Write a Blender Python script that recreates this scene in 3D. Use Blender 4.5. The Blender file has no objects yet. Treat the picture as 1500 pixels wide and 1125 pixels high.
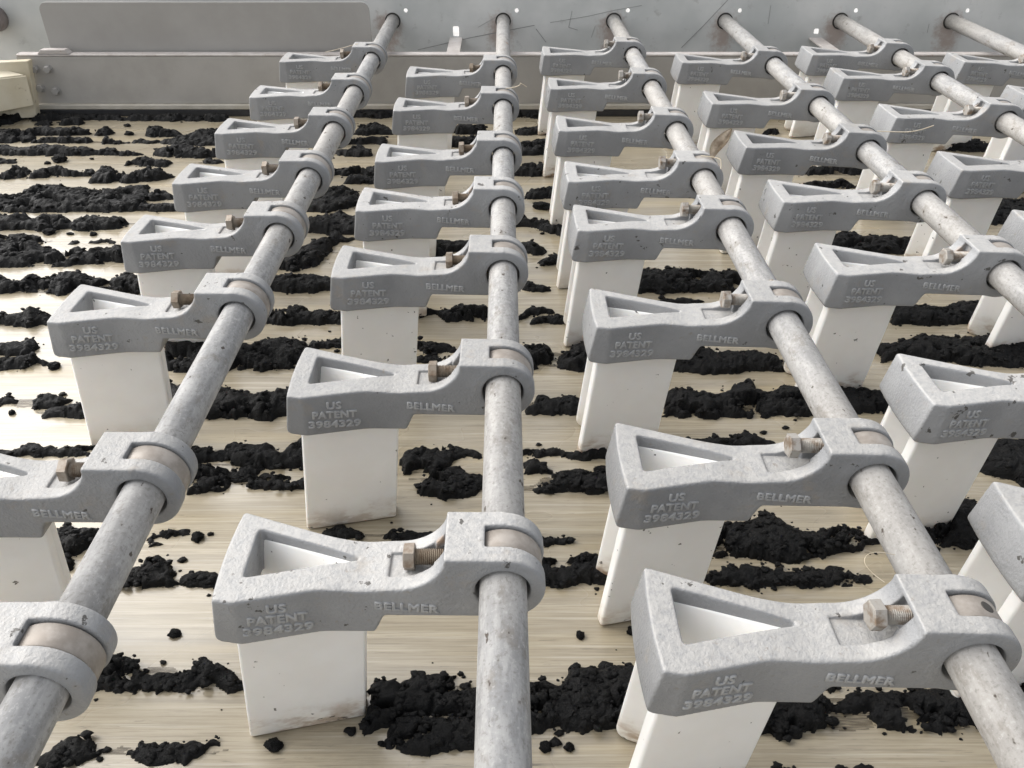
import bpy, bmesh, math, random
import numpy as np
from mathutils import Vector, Matrix, noise as mnoise

random.seed(7)
rng = np.random.default_rng(7)
scene = bpy.context.scene
C = scene.collection

# ------------------------------------------------------------------ camera
F_PX, VX, CY, VY = 1200.0, 737.0, 562.5, -272.0      # focal length and vanishing point of the rods (1500 px wide photo)
PITCH = math.atan((CY - VY) / F_PX)
CP, SP = math.cos(PITCH), math.sin(PITCH)
ROD_Z = 0.185                                        # rod axis above the belt
CAM_H = 0.3 * CP / 0.565 + 0.0185 + ROD_Z            # camera above the belt
cam_data = bpy.data.cameras.new('camera')
cam = bpy.data.objects.new('camera', cam_data)
C.objects.link(cam)
cam.location = (0, 0, CAM_H)
cam.rotation_euler = (math.pi / 2 - PITCH, 0, 0)
cam_data.sensor_width = 36
cam_data.lens = F_PX / 1500 * 36
cam_data.shift_x = (750 - VX) / 1500
cam_data.clip_start = 0.01
cam_data.clip_end = 500
scene.camera = cam

# ------------------------------------------------------------------ sky and sun (bright overcast)
SUN_EL, SUN_AZ = math.radians(43), math.radians(-70)  # azimuth from +Y (away from the camera) towards -X
world = bpy.data.worlds.new('World')
scene.world = world
world.use_nodes = True
wn = world.node_tree
for n in list(wn.nodes):
    wn.nodes.remove(n)
sky = wn.nodes.new('ShaderNodeTexSky')
sky.sky_type = 'NISHITA'
sky.sun_disc = False
sky.sun_elevation = SUN_EL
sky.sun_rotation = SUN_AZ
sky.air_density = 1.0
sky.dust_density = 4.0
sky.ozone_density = 1.0
hs = wn.nodes.new('ShaderNodeHueSaturation')
hs.inputs['Saturation'].default_value = 0.22
bg = wn.nodes.new('ShaderNodeBackground')
bg.inputs['Strength'].default_value = 0.15
wo = wn.nodes.new('ShaderNodeOutputWorld')
wn.links.new(sky.outputs[0], hs.inputs['Color'])
wn.links.new(hs.outputs[0], bg.inputs['Color'])
wn.links.new(bg.outputs[0], wo.inputs['Surface'])

sun_data = bpy.data.lights.new('sun', 'SUN')
sun_data.energy = 1.5
sun_data.angle = math.radians(80)
sun_data.color = (1.0, 0.97, 0.93)
sun = bpy.data.objects.new('sun', sun_data)
C.objects.link(sun)
sdir = Vector((math.sin(SUN_AZ) * math.cos(SUN_EL), math.cos(SUN_AZ) * math.cos(SUN_EL), math.sin(SUN_EL)))
sun.rotation_euler = sdir.to_track_quat('Z', 'Y').to_euler()

scene.view_settings.view_transform = 'Standard'
scene.view_settings.look = 'None'
scene.view_settings.gamma = 1.0
scene.view_settings.use_curve_mapping = False
scene.view_settings.exposure = 0.74

scene.cycles.max_bounces = 6
scene.cycles.diffuse_bounces = 4
scene.cycles.glossy_bounces = 3

# ------------------------------------------------------------------ helpers
def on_plane(px, py, z):
    """photo pixel -> point at height z (metres above the belt)"""
    u, v = (px - VX) / F_PX, (py - CY) / F_PX
    d = (u, CP - v * SP, -SP - v * CP)
    t = (z - CAM_H) / d[2]
    return Vector((d[0] * t, d[1] * t, z))

def mesh_obj(name, me, mat=None, parent=None):
    o = bpy.data.objects.new(name, me)
    C.objects.link(o)
    if mat is not None and not me.materials:
        me.materials.append(mat)
    if parent is not None:
        o.parent = parent
    return o

def bm_mesh(name, bm, smooth=False):
    me = bpy.data.meshes.new(name)
    bm.normal_update()
    bm.to_mesh(me)
    bm.free()
    if smooth:
        me.polygons.foreach_set('use_smooth', [True] * len(me.polygons))
    return me

def tag(o, label, cat, group=None):
    o['label'] = label
    o['category'] = cat
    if group:
        o['group'] = group
    return o

def box_bm(x0, x1, y0, y1, z0, z1, bevel=0.0, seg=2):
    bm = bmesh.new()
    bmesh.ops.create_cube(bm, size=1)
    for v in bm.verts:
        v.co = Vector(((x0 + x1) / 2 + v.co.x * (x1 - x0), (y0 + y1) / 2 + v.co.y * (y1 - y0), (z0 + z1) / 2 + v.co.z * (z1 - z0)))
    if bevel:
        bmesh.ops.bevel(bm, geom=list(bm.edges), offset=bevel, segments=seg, affect='EDGES', profile=0.5)
    return bm

def prism_bm(poly, axis_fn, d0, d1, bevel=0.0, seg=2):
    """extrude a 2D polygon; axis_fn(u, v, d) -> 3D"""
    bm = bmesh.new()
    a = [bm.verts.new(axis_fn(u, v, d0)) for u, v in poly]
    b = [bm.verts.new(axis_fn(u, v, d1)) for u, v in poly]
    bm.faces.new(a)
    bm.faces.new(b[::-1])
    n = len(poly)
    for i in range(n):
        bm.faces.new((a[i], b[i], b[(i + 1) % n], a[(i + 1) % n]))
    bmesh.ops.recalc_face_normals(bm, faces=list(bm.faces))
    if bevel:
        es = [e for e in bm.edges if len(e.link_faces) == 2 and e.calc_face_angle(0) > 0.6]
        bmesh.ops.bevel(bm, geom=es, offset=bevel, segments=seg, affect='EDGES', profile=0.5, clamp_overlap=True)
    return bm

def lathe_bm(prof, axis='x', seg=24, cap=True):
    bm = bmesh.new()
    rings = []
    for t, r in prof:
        ring = []
        for k in range(seg):
            a = 2 * math.pi * k / seg
            p, q = r * math.cos(a), r * math.sin(a)
            ring.append(bm.verts.new((t, p, q) if axis == 'x' else (p, t, q) if axis == 'y' else (p, q, t)))
        rings.append(ring)
    for i in range(len(rings) - 1):
        for k in range(seg):
            bm.faces.new((rings[i][k], rings[i][(k + 1) % seg], rings[i + 1][(k + 1) % seg], rings[i + 1][k]))
    if cap:
        bm.faces.new(rings[0][::-1])
        bm.faces.new(rings[-1])
    bmesh.ops.recalc_face_normals(bm, faces=list(bm.faces))
    return bm

# ------------------------------------------------------------------ materials
class NT:
    def __init__(self, name):
        self.m = bpy.data.materials.new(name)
        self.m.use_nodes = True
        self.t = self.m.node_tree
        self.b = self.t.nodes['Principled BSDF']
        self.co = self.t.nodes.new('ShaderNodeTexCoord')
        self.oi = self.t.nodes.new('ShaderNodeObjectInfo')
    def n(self, typ, **kw):
        nd = self.t.nodes.new(typ)
        for k, v in kw.items():
            setattr(nd, k, v)
        return nd
    def l(self, a, b):
        self.t.links.new(a, b)
    def vec(self, scale=(1, 1, 1), offset_random=True, coord='Object'):
        mp = self.n('ShaderNodeMapping')
        mp.inputs['Scale'].default_value = scale
        self.l(self.co.outputs[coord], mp.inputs['Vector'])
        if offset_random:
            mu = self.n('ShaderNodeMath', operation='MULTIPLY')
            self.l(self.oi.outputs['Random'], mu.inputs[0])
            mu.inputs[1].default_value = 37.0
            self.l(mu.outputs[0], mp.inputs['Location'])
        return mp.outputs[0]
    def noise(self, vec, scale, detail=4, rough=0.55, dist=0.0):
        nz = self.n('ShaderNodeTexNoise')
        nz.inputs['Scale'].default_value = scale
        nz.inputs['Detail'].default_value = detail
        nz.inputs['Roughness'].default_value = rough
        nz.inputs['Distortion'].default_value = dist
        self.l(vec, nz.inputs['Vector'])
        return nz.outputs['Fac']
    def ramp(self, fac, a, b, lo=0.0, hi=1.0):
        mr = self.n('ShaderNodeMapRange')
        mr.interpolation_type = 'SMOOTHSTEP'
        self.l(fac, mr.inputs['Value'])
        mr.inputs['From Min'].default_value = a
        mr.inputs['From Max'].default_value = b
        mr.inputs['To Min'].default_value = lo
        mr.inputs['To Max'].default_value = hi
        return mr.outputs['Result']
    def math(self, op, a, b=None):
        mt = self.n('ShaderNodeMath', operation=op)
        for i, v in enumerate((a, b)):
            if v is None:
                continue
            if isinstance(v, (int, float)):
                mt.inputs[i].default_value = v
            else:
                self.l(v, mt.inputs[i])
        return mt.outputs[0]
    def mix(self, fac, a, b):
        mx = self.n('ShaderNodeMix', data_type='RGBA')
        for idx, v in ((6, a), (7, b)):
            if isinstance(v, tuple):
                mx.inputs[idx].default_value = (*v, 1)
            else:
                self.l(v, mx.inputs[idx])
        if isinstance(fac, (int, float)):
            mx.inputs[0].default_value = fac
        else:
            self.l(fac, mx.inputs[0])
        return mx.outputs[2]
    def bump(self, h, strength, dist=0.001, normal=None):
        bp = self.n('ShaderNodeBump')
        bp.inputs['Strength'].default_value = strength
        bp.inputs['Distance'].default_value = dist
        self.l(h, bp.inputs['Height'])
        if normal is not None:
            self.l(normal, bp.inputs['Normal'])
        return bp.outputs[0]
    def xyz(self, coord='Object'):
        s = self.n('ShaderNodeSeparateXYZ')
        self.l(self.co.outputs[coord], s.inputs[0])
        return s.outputs
    def done(self, color=None, rough=None, normal=None, metallic=0.0, spec=0.5):
        b = self.b
        if color is not None:
            if isinstance(color, tuple):
                b.inputs['Base Color'].default_value = (*color, 1)
            else:
                self.l(color, b.inputs['Base Color'])
        if rough is not None:
            if isinstance(rough, (int, float)):
                b.inputs['Roughness'].default_value = rough
            else:
                self.l(rough, b.inputs['Roughness'])
        if normal is not None:
            self.l(normal, b.inputs['Normal'])
        b.inputs['Metallic'].default_value = metallic
        b.inputs['Specular IOR Level'].default_value = spec
        return self.m

def mat_casting():
    t = NT('cast_paint')
    v = t.vec()
    big = t.noise(v, 14, 4)
    mid = t.noise(v, 150, 6, 0.72)
    fine = t.noise(v, 380, 3, 0.6)
    col = t.mix(t.ramp(big, 0.3, 0.7), (0.225, 0.23, 0.237), (0.285, 0.29, 0.296))
    # top light painted into the colour: paler on what faces up, in dusty blotches
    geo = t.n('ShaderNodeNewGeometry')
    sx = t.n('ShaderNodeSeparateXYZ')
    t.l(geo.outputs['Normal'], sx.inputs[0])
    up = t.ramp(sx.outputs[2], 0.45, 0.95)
    top_light_dust = t.math('MULTIPLY', up, t.ramp(mid, 0.33, 0.60, 0.45, 1.0))
    col = t.mix(t.math('MULTIPLY', top_light_dust, 0.85), col, (0.405, 0.395, 0.377))
    # brownish grime specks
    sp = t.math('MULTIPLY', t.ramp(t.noise(v, 130, 6, 0.72), 0.60, 0.72), 0.6)
    col = t.mix(sp, col, (0.22, 0.19, 0.155))
    vr = t.math('ADD', t.math('MULTIPLY', t.oi.outputs['Random'], 0.22), 0.89)
    hv = t.n('ShaderNodeHueSaturation')
    t.l(vr, hv.inputs['Value']); t.l(col, hv.inputs['Color'])
    col = hv.outputs[0]
    br = t.math('MULTIPLY', t.ramp(t.noise(v, 26, 5, 0.7), 0.56, 0.72), 0.35)
    col = t.mix(br, col, (0.30, 0.25, 0.19))
    # worn bare edges
    pt = t.ramp(geo.outputs['Pointiness'], 0.53, 0.60)
    col = t.mix(t.math('MULTIPLY', pt, t.ramp(mid, 0.4, 0.6, 0.0, 0.7)), col, (0.52, 0.52, 0.51))
    # dried splashes, more on some castings than on others
    spl = t.math('ADD', t.noise(v, 75, 4, 0.6), t.math('MULTIPLY', t.oi.outputs['Random'], 0.05))
    col = t.mix(t.ramp(spl, 0.695, 0.725, 0, 0.85), col, (0.045, 0.04, 0.034))
    # rust where the bolt enters
    o = t.xyz()
    dx = t.math('ADD', o[0], 0.047); dy = t.math('ADD', o[1], -0.027); dz = t.math('ADD', o[2], -0.016)
    d2 = t.math('ADD', t.math('ADD', t.math('MULTIPLY', dx, dx), t.math('MULTIPLY', dy, dy)), t.math('MULTIPLY', dz, dz))
    d = t.math('SQRT', d2)
    d = t.math('ADD', d, t.math('MULTIPLY', t.math('SUBTRACT', mid, 0.5), 0.02))
    rust = t.math('MULTIPLY', t.ramp(d, 0.012, 0.004), t.ramp(t.oi.outputs['Random'], 0.35, 0.95, 0.03, 0.6))
    col = t.mix(rust, col, (0.36, 0.20, 0.08))
    nrm = t.bump(fine, 0.75, 0.0011, t.bump(t.noise(v, 170, 3), 0.4, 0.0014))
    return t.done(col, t.ramp(mid, 0.3, 0.7, 0.42, 0.62), nrm, spec=0.45)

def mat_rod():
    t = NT('galvanised_pipe')
    v = t.vec((1, 0.22, 1))
    streak = t.noise(v, 130, 4, 0.6)
    v2 = t.vec((1, 0.55, 1))
    mott = t.noise(v2, 60, 5, 0.65)
    big = t.noise(t.vec((1, 0.3, 1)), 9, 3)
    col = t.mix(t.ramp(streak, 0.38, 0.62), (0.265, 0.265, 0.265), (0.365, 0.362, 0.355))
    col = t.mix(t.ramp(big, 0.35, 0.65, 0, 0.5), col, (0.36, 0.335, 0.30))
    col = t.mix(t.ramp(mott, 0.54, 0.68, 0, 0.6), col, (0.21, 0.19, 0.165))
    grit = t.noise(t.vec((1, 0.8, 1)), 300, 4, 0.7)
    col = t.mix(t.ramp(grit, 0.52, 0.68, 0, 0.55), col, (0.17, 0.16, 0.145))
    col = t.mix(t.ramp(grit, 0.46, 0.30, 0, 0.5), col, (0.50, 0.49, 0.475))
    sp = t.ramp(t.noise(v2, 120, 3, 0.5), 0.69, 0.73, 0, 0.9)
    col = t.mix(sp, col, (0.06, 0.045, 0.035))
    ru = t.math('MULTIPLY', t.ramp(t.noise(v2, 22, 2), 0.73, 0.78), 0.6)
    col = t.mix(ru, col, (0.30, 0.17, 0.10))
    nrm = t.bump(mott, 0.25, 0.0006)
    return t.done(col, t.ramp(mott, 0.3, 0.7, 0.48, 0.68), nrm, metallic=0.05, spec=0.4)

def mat_plastic():
    t = NT('white_polyethylene')
    v = t.vec()
    n1 = t.noise(v, 30, 4)
    col = t.mix(t.ramp(n1, 0.3, 0.7), (0.90, 0.89, 0.865), (0.93, 0.925, 0.905))
    o = t.xyz()
    # tide-line stains low on the blade, broken up by noise, different on every plow
    h = t.math('ADD', o[2], t.math('MULTIPLY', t.math('SUBTRACT', t.noise(v, 45, 5, 0.65), 0.5), 0.03))
    low = t.ramp(h, -0.148, -0.182)
    st = t.math('MULTIPLY', low, t.ramp(t.noise(t.vec((1, 1, 2.2)), 28, 4, 0.6), 0.42, 0.60))
    st = t.math('MULTIPLY', st, t.ramp(t.oi.outputs['Random'], 0.2, 0.8, 0.2, 1.0))
    col = t.mix(t.math('MULTIPLY', low, 0.35), col, (0.70, 0.62, 0.46))
    col = t.mix(t.math('MULTIPLY', st, 0.85), col, (0.30, 0.17, 0.07))
    h3 = t.math('ADD', o[2], t.math('MULTIPLY', t.math('SUBTRACT', t.noise(t.vec((1, 1, 3)), 40, 5, 0.7), 0.5), 0.075))
    col = t.mix(t.ramp(h3, -0.1865, -0.1895, 0, 0.95), col, (0.03, 0.025, 0.02))
    sp = t.ramp(t.noise(v, 110, 3, 0.5), 0.71, 0.74, 0, 0.9)
    col = t.mix(sp, col, (0.05, 0.04, 0.03))
    t.b.inputs['Subsurface Weight'].default_value = 0.25
    t.b.inputs['Subsurface Radius'].default_value = (0.012, 0.010, 0.008)
    t.b.inputs['Subsurface Scale'].default_value = 0.6
    return t.done(col, 0.36, t.bump(n1, 0.05, 0.001), spec=0.45)

def mat_strap():
    t = NT('bronze_strap')
    v = t.vec()
    n1 = t.noise(v, 60, 5, 0.6)
    col = t.mix(t.ramp(n1, 0.35, 0.65), (0.25, 0.22, 0.19), (0.35, 0.318, 0.285))
    return t.done(col, 0.5, t.bump(n1, 0.2, 0.0006), metallic=0.2)

def mat_bolt(a=(0.235, 0.19, 0.14), b=(0.29, 0.255, 0.215)):
    t = NT('zinc_bolt')
    v = t.vec()
    n1 = t.noise(v, 110, 4, 0.6)
    c1 = t.mix(t.oi.outputs['Random'], a, b)
    col = t.mix(t.ramp(n1, 0.42, 0.70), c1, (0.17, 0.12, 0.08))
    return t.done(col, 0.45, t.bump(n1, 0.2, 0.0005), metallic=0.3)

def mat_belt():
    t = NT('belt_fabric')
    v = t.vec((0.55, 22, 1), False)
    s1 = t.noise(v, 4.5, 6, 0.62)
    s2 = t.noise(t.vec((2.2, 85, 1), False), 6, 5, 0.65)
    big = t.noise(t.vec((1, 1.6, 1), False), 3.0, 3)
    col = t.mix(t.ramp(s1, 0.28, 0.72), (0.29, 0.245, 0.165), (0.42, 0.365, 0.265))
    col = t.mix(t.ramp(s2, 0.46, 0.66, 0, 0.7), col, (0.215, 0.18, 0.12))
    col = t.mix(t.ramp(big, 0.45, 0.7, 0, 0.4), col, (0.45, 0.395, 0.295))
    s3 = t.noise(t.vec((1.2, 34, 1), False), 5, 5, 0.7)
    col = t.mix(t.math('MULTIPLY', t.ramp(s3, 0.50, 0.68), 0.55), col, (0.19, 0.16, 0.11))
    s4 = t.noise(t.vec((1.0, 50, 1), False), 5, 4, 0.6)
    col = t.mix(t.math('MULTIPLY', t.ramp(s4, 0.52, 0.7), 0.6), col, (0.52, 0.47, 0.375))
    s5 = t.noise(t.vec((0.5, 5.5, 1), False), 5, 4, 0.6)
    col = t.mix(t.math('MULTIPLY', t.ramp(s5, 0.46, 0.66), 0.55), col, (0.24, 0.205, 0.145))
    s6 = t.noise(t.vec((0.6, 7.0, 1), False), 4, 3)
    col = t.mix(t.math('MULTIPLY', t.ramp(s6, 0.5, 0.68), 0.4), col, (0.42, 0.34, 0.20))
    # thin dragged sludge film: short dark dashes along the travel
    d1 = t.noise(t.vec((6, 70, 1), False), 5, 4, 0.62)
    d2 = t.noise(t.vec((1, 2, 1), False), 5, 3)
    film = t.math('MULTIPLY', t.ramp(d1, 0.60, 0.70), t.ramp(d2, 0.40, 0.62))
    col = t.mix(t.math('MULTIPLY', film, 0.8), col, (0.10, 0.088, 0.066))
    w = t.noise(t.vec((40, 320, 1), False), 5, 2)
    nrm = t.bump(s2, 0.18, 0.0006, t.bump(w, 0.25, 0.0004))
    wet = t.ramp(t.noise(t.vec((1, 2.5, 1), False), 3.5, 3), 0.35, 0.55, 0.25, 0.85)
    t.l(wet, t.b.inputs['Coat Weight'])
    t.b.inputs['Coat Roughness'].default_value = 0.2
    t.b.inputs['Coat IOR'].default_value = 1.5
    return t.done(col, t.ramp(big, 0.35, 0.65, 0.40, 0.22), nrm, spec=0.95)

def mat_sludge():
    t = NT('wet_sludge')
    v = t.vec((1, 1, 1), False)
    n1 = t.noise(v, 110, 6, 0.68)
    n2 = t.noise(v, 500, 4, 0.65)
    col = t.mix(t.ramp(n1, 0.35, 0.7), (0.003, 0.0032, 0.0036), (0.010, 0.0098, 0.0095))
    nrm = t.bump(n2, 0.8, 0.0016, t.bump(n1, 0.9, 0.004))
    return t.done(col, t.ramp(n1, 0.35, 0.65, 0.45, 0.8), nrm, spec=0.22)

def mat_film():
    t = NT('sludge_smear')
    n1 = t.noise(t.vec((8, 90, 1), False), 8, 4, 0.6)
    t.l(t.ramp(n1, 0.3, 0.65, 0.12, 0.7), t.b.inputs['Alpha'])
    return t.done(t.mix(n1, (0.05, 0.042, 0.03), (0.16, 0.13, 0.085)), 0.4, None)

def mat_galv():
    t = NT('galvanised_sheet')
    v = t.vec((1, 1, 1), False)
    vo = t.n('ShaderNodeTexVoronoi')
    vo.inputs['Scale'].default_value = 26
    t.l(v, vo.inputs['Vector'])
    sep = t.n('ShaderNodeSeparateColor')
    t.l(vo.outputs['Color'], sep.inputs[0])
    big = t.noise(v, 5, 4)
    mid = t.noise(v, 28, 5, 0.65)
    col = t.mix(t.ramp(big, 0.3, 0.7), (0.50, 0.515, 0.50), (0.67, 0.67, 0.65))
    col = t.mix(t.math('MULTIPLY', sep.outputs[0], 0.10), col, (0.62, 0.63, 0.62))
    col = t.mix(t.ramp(mid, 0.58, 0.72, 0, 0.4), col, (0.27, 0.26, 0.24))
    # rust running down from each rod hole (rods stand 0.302 m apart)
    o = t.xyz()
    ph = t.math('FRACT', t.math('ADD', t.math('DIVIDE', o[0], 0.302), 0.5))
    dx = t.math('MULTIPLY', t.math('ABSOLUTE', t.math('ADD', ph, -0.47)), 0.302)
    dz = t.math('ADD', o[2], -(ROD_Z - 0.012))
    dz = t.math('MULTIPLY', dz, t.math('ADD', t.math('MULTIPLY', t.math('LESS_THAN', dz, 0.0), -0.55), 1.0))
    d = t.math('SQRT', t.math('ADD', t.math('MULTIPLY', dx, dx), t.math('MULTIPLY', dz, dz)))
    d = t.math('ADD', d, t.math('MULTIPLY', t.math('SUBTRACT', t.noise(v, 60, 5, 0.7), 0.5), 0.07))
    ok = t.math('GREATER_THAN', o[0], -0.45)
    rs = t.math('MULTIPLY', t.ramp(d, 0.046, 0.012, 0, 0.55), ok)
    col = t.mix(rs, col, (0.28, 0.155, 0.10))
    return t.done(col, t.ramp(mid, 0.3, 0.7, 0.4, 0.6), t.bump(mid, 0.1, 0.001), metallic=0.1)

def mat_simple(name, c0, c1, rough=0.5, scale=30, metallic=0.0, bump=0.1, spots=None, spec=0.5):
    t = NT(name)
    v = t.vec()
    n1 = t.noise(v, scale, 5, 0.6)
    col = t.mix(t.ramp(n1, 0.3, 0.7), c0, c1)
    if spots:
        col = t.mix(t.ramp(t.noise(v, scale * 3, 4, 0.6), 0.62, 0.72, 0, 0.8), col, spots)
    return t.done(col, rough, t.bump(n1, bump, 0.001), metallic=metallic, spec=spec)

M = dict(
    film=mat_film(),
    litter=mat_simple('dark_litter', (0.05, 0.038, 0.028), (0.16, 0.12, 0.09), 0.8, 90),
    letter=mat_simple('pale_letter_paint', (0.30, 0.306, 0.312), (0.37, 0.373, 0.373), 0.5, 120, 0, 0.2, (0.20, 0.19, 0.175)),  # raised letters in a slightly paler tone than the casting
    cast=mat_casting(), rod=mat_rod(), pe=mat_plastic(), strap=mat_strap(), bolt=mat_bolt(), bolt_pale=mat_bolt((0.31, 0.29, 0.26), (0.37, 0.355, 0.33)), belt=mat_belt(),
    sludge=mat_sludge(), galv=mat_galv(),
    steel=mat_simple('grey_steel', (0.335, 0.32, 0.295), (0.39, 0.373, 0.347), 0.5, 12, 0.0, 0.05),
    flap=mat_simple('grey_flap', (0.315, 0.303, 0.285), (0.35, 0.338, 0.32), 0.5, 10, 0.0, 0.05),
    pale=mat_simple('pale_steel', (0.44, 0.405, 0.38), (0.56, 0.53, 0.505), 0.5, 30, 0.15, 0.1, (0.30, 0.2, 0.14)),
    foot=mat_simple('cream_strip', (0.42, 0.39, 0.33), (0.52, 0.49, 0.43), 0.5, 25),
    rubber=mat_simple('black_rubber', (0.018, 0.018, 0.02), (0.03, 0.03, 0.032), 0.5, 40),
    cream=mat_simple('cream_board', (0.62, 0.55, 0.40), (0.72, 0.66, 0.52), 0.45, 14, 0, 0.05, (0.40, 0.33, 0.22)),
    scratch=mat_simple('scratch_dark', (0.24, 0.24, 0.235), (0.34, 0.34, 0.33), 0.6, 60),
    dark=mat_simple('painted_shade', (0.03, 0.028, 0.025), (0.05, 0.045, 0.04), 0.7, 60),
    concrete=mat_simple('concrete', (0.42, 0.41, 0.39), (0.55, 0.54, 0.52), 0.8, 3),
    straw=mat_simple('dry_straw', (0.45, 0.38, 0.27), (0.60, 0.53, 0.42), 0.7, 80),
    leaf=mat_simple('dry_leaf', (0.30, 0.24, 0.18), (0.58, 0.51, 0.42), 0.7, 90, 0, 0.4),
    pipe=mat_simple('brown_pipe', (0.24, 0.20, 0.19), (0.34, 0.29, 0.27), 0.5, 25, 0.2),
)

# ------------------------------------------------------------------ setting
ground = mesh_obj('ground', bm_mesh('ground', box_bm(-120, 120, -120, 120, -1.3, -1.2)), M['concrete'])
ground['kind'] = 'structure'
BELT_END = 2.165
belt = mesh_obj('filter_belt', bm_mesh('filter_belt', box_bm(-2.2, 2.9, -0.5, BELT_END, -0.006, 0.0)), M['belt'])
belt['kind'] = 'structure'

RODS = [(-0.292, -0.2955), (0.0, 0.0), (0.307, 0.296), (0.604, 0.594), (0.907, 0.903), (1.200, 1.200)]   # x near (y 0.33) and at the back plate
ROD_X = [r[1] for r in RODS]
def rod_x(i, y):
    a, b = RODS[i]
    return a + (b - a) * (y - 0.33) / (2.357 - 0.33)
WALL_Y = 2.357
# back plate with real openings for the rods and the small drain holes beside them
def wall_with_holes():
    bm = bmesh.new()
    def loop(pts):
        vs = [bm.verts.new((x, WALL_Y, z)) for x, z in pts]
        return [bm.edges.new((vs[i], vs[(i + 1) % len(vs)])) for i in range(len(vs))]
    es = loop([(-2.6, -1.2), (3.2, -1.2), (3.2, 0.34), (-2.6, 0.34)])
    for x in ROD_X:
        es += loop([(x + 0.0190 * math.cos(a), ROD_Z + 0.0190 * math.sin(a)) for a in [2 * math.pi * k / 28 for k in range(28)]])
        es += loop([(x + 0.036 + 0.0055 * math.cos(a), ROD_Z + 0.026 + 0.0055 * math.sin(a)) for a in [2 * math.pi * k / 16 for k in range(16)]])
    for x in (-0.127, 0.845):
        w, h = (0.0045, 0.009) if x < 0 else (0.003, 0.003)
        cz = ROD_Z - 0.028 + 0.002
        es += loop([(x + sx * w + 0.004 * math.cos(a), cz + sz * h + 0.004 * math.sin(a)) for sx, sz, a in
                    ((1, 1, 0.3), (1, 1, 1.2), (-1, 1, 1.9), (-1, 1, 2.8), (-1, -1, 3.5), (-1, -1, 4.3), (1, -1, 5.0), (1, -1, 5.9))])
    bmesh.ops.triangle_fill(bm, use_beauty=True, use_dissolve=False, edges=es, normal=(0, -1, 0))
    ret = bmesh.ops.extrude_face_region(bm, geom=list(bm.faces))
    for v in ret['geom']:
        if isinstance(v, bmesh.types.BMVert):
            v.co.y += 0.006
    bmesh.ops.recalc_face_normals(bm, faces=list(bm.faces))
    return bm
wall = mesh_obj('back_plate', bm_mesh('back_plate', wall_with_holes()), M['galv'])
tag(wall, 'scratched galvanised steel plate at the back that carries the rod ends', 'metal plate')
for x in ROD_X:  # dark ring paints in the shadow around each rod hole
    gm = lathe_bm([(-0.0022, 0.0173), (-0.0022, 0.0208), (0.004, 0.0208), (0.004, 0.0173), (-0.0022, 0.0173)], 'y', 32, False)
    g_ = mesh_obj('shadow_ring', bm_mesh('shadow_ring', gm), M['dark'], wall)
    g_.location = (x, WALL_Y, ROD_Z)
def at_wall(px, py, y=WALL_Y):
    u, v = (px - VX) / F_PX, (py - CY) / F_PX
    d = (u, CP - v * SP, -SP - v * CP)
    k = y / d[1]
    return Vector((d[0] * k, y, CAM_H + d[2] * k))
for pts, w in (([(612, 73), (690, 55), (783, 37)], 0.0018), ([(785, 42), (800, 62)], 0.0018), ([(806, 33), (860, 24), (900, 15), (940, 8)], 0.0013),
               ([(838, 16), (833, 40), (846, 44)], 0.0013), ([(998, 70), (1030, 38), (1066, 0)], 0.002), ([(1129, 8), (1125, 35)], 0.0013),
               ([(866, 55), (872, 38)], 0.001), ([(1358, 48), (1361, 35)], 0.001), ([(700, 40), (735, 20)], 0.0008)):
    bm = bmesh.new()
    P = [at_wall(x, y) for x, y in pts]
    for a, b in zip(P, P[1:]):
        d = (b - a).normalized()
        s = Vector((-d.z, 0, d.x)) * w / 2
        vs = [bm.verts.new(q + Vector((0, -0.0006, 0))) for q in (a + s, a - s, b - s, b + s)]
        f = bm.faces.new(vs)
        r = bmesh.ops.extrude_face_region(bm, geom=[f])
        for v in r['geom']:
            if isinstance(v, bmesh.types.BMVert):
                v.co.y += 0.0005
    bmesh.ops.recalc_face_normals(bm, faces=list(bm.faces))
    mesh_obj('scratch', bm_mesh('scratch', bm), M['scratch'], wall)

# long side plate along the belt edge, with a folded top flange, a cream foot strip and a rubber seal
PL_Y = 2.135
top_z, bot_z = ROD_Z - 0.040, 0.031
xl, xr = -1.21, 2.9
side = bpy.data.objects.new('side_plate', None)
C.objects.link(side)
tag(side, 'long grey steel side plate standing on the seal along the far belt edge', 'metal plate')
mesh_obj('plate', bm_mesh('plate', box_bm(xl, xr, PL_Y, PL_Y + 0.004, bot_z, top_z, 0.001)), M['steel'], side)
mesh_obj('flange', bm_mesh('flange', box_bm(xl, xr, PL_Y - 0.001, PL_Y + 0.026, top_z + 0.0005, top_z + 0.006, 0.002)), M['pale'], side)
mesh_obj('foot_strip', bm_mesh('foot_strip', box_bm(xl, xr, PL_Y - 0.010, PL_Y + 0.010, 0.018, bot_z - 0.001, 0.002)), M['foot'], side)
mesh_obj('rubber_seal', bm_mesh('rubber_seal', box_bm(xl, xr, PL_Y - 0.008, PL_Y + 0.024, 0.0005, 0.0175, 0.002)), M['rubber'], side)
tab = [(-1.155, 0), (-1.075, 0), (-1.085, 0.010), (-1.145, 0.010)]
mesh_obj('end_tab', bm_mesh('end_tab', prism_bm(tab, lambda u, v, d: (u, PL_Y + d, top_z + 0.0065 + v), -0.002, 0.02, 0.001)), M['pale'], side)
bolt_me = None
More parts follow.
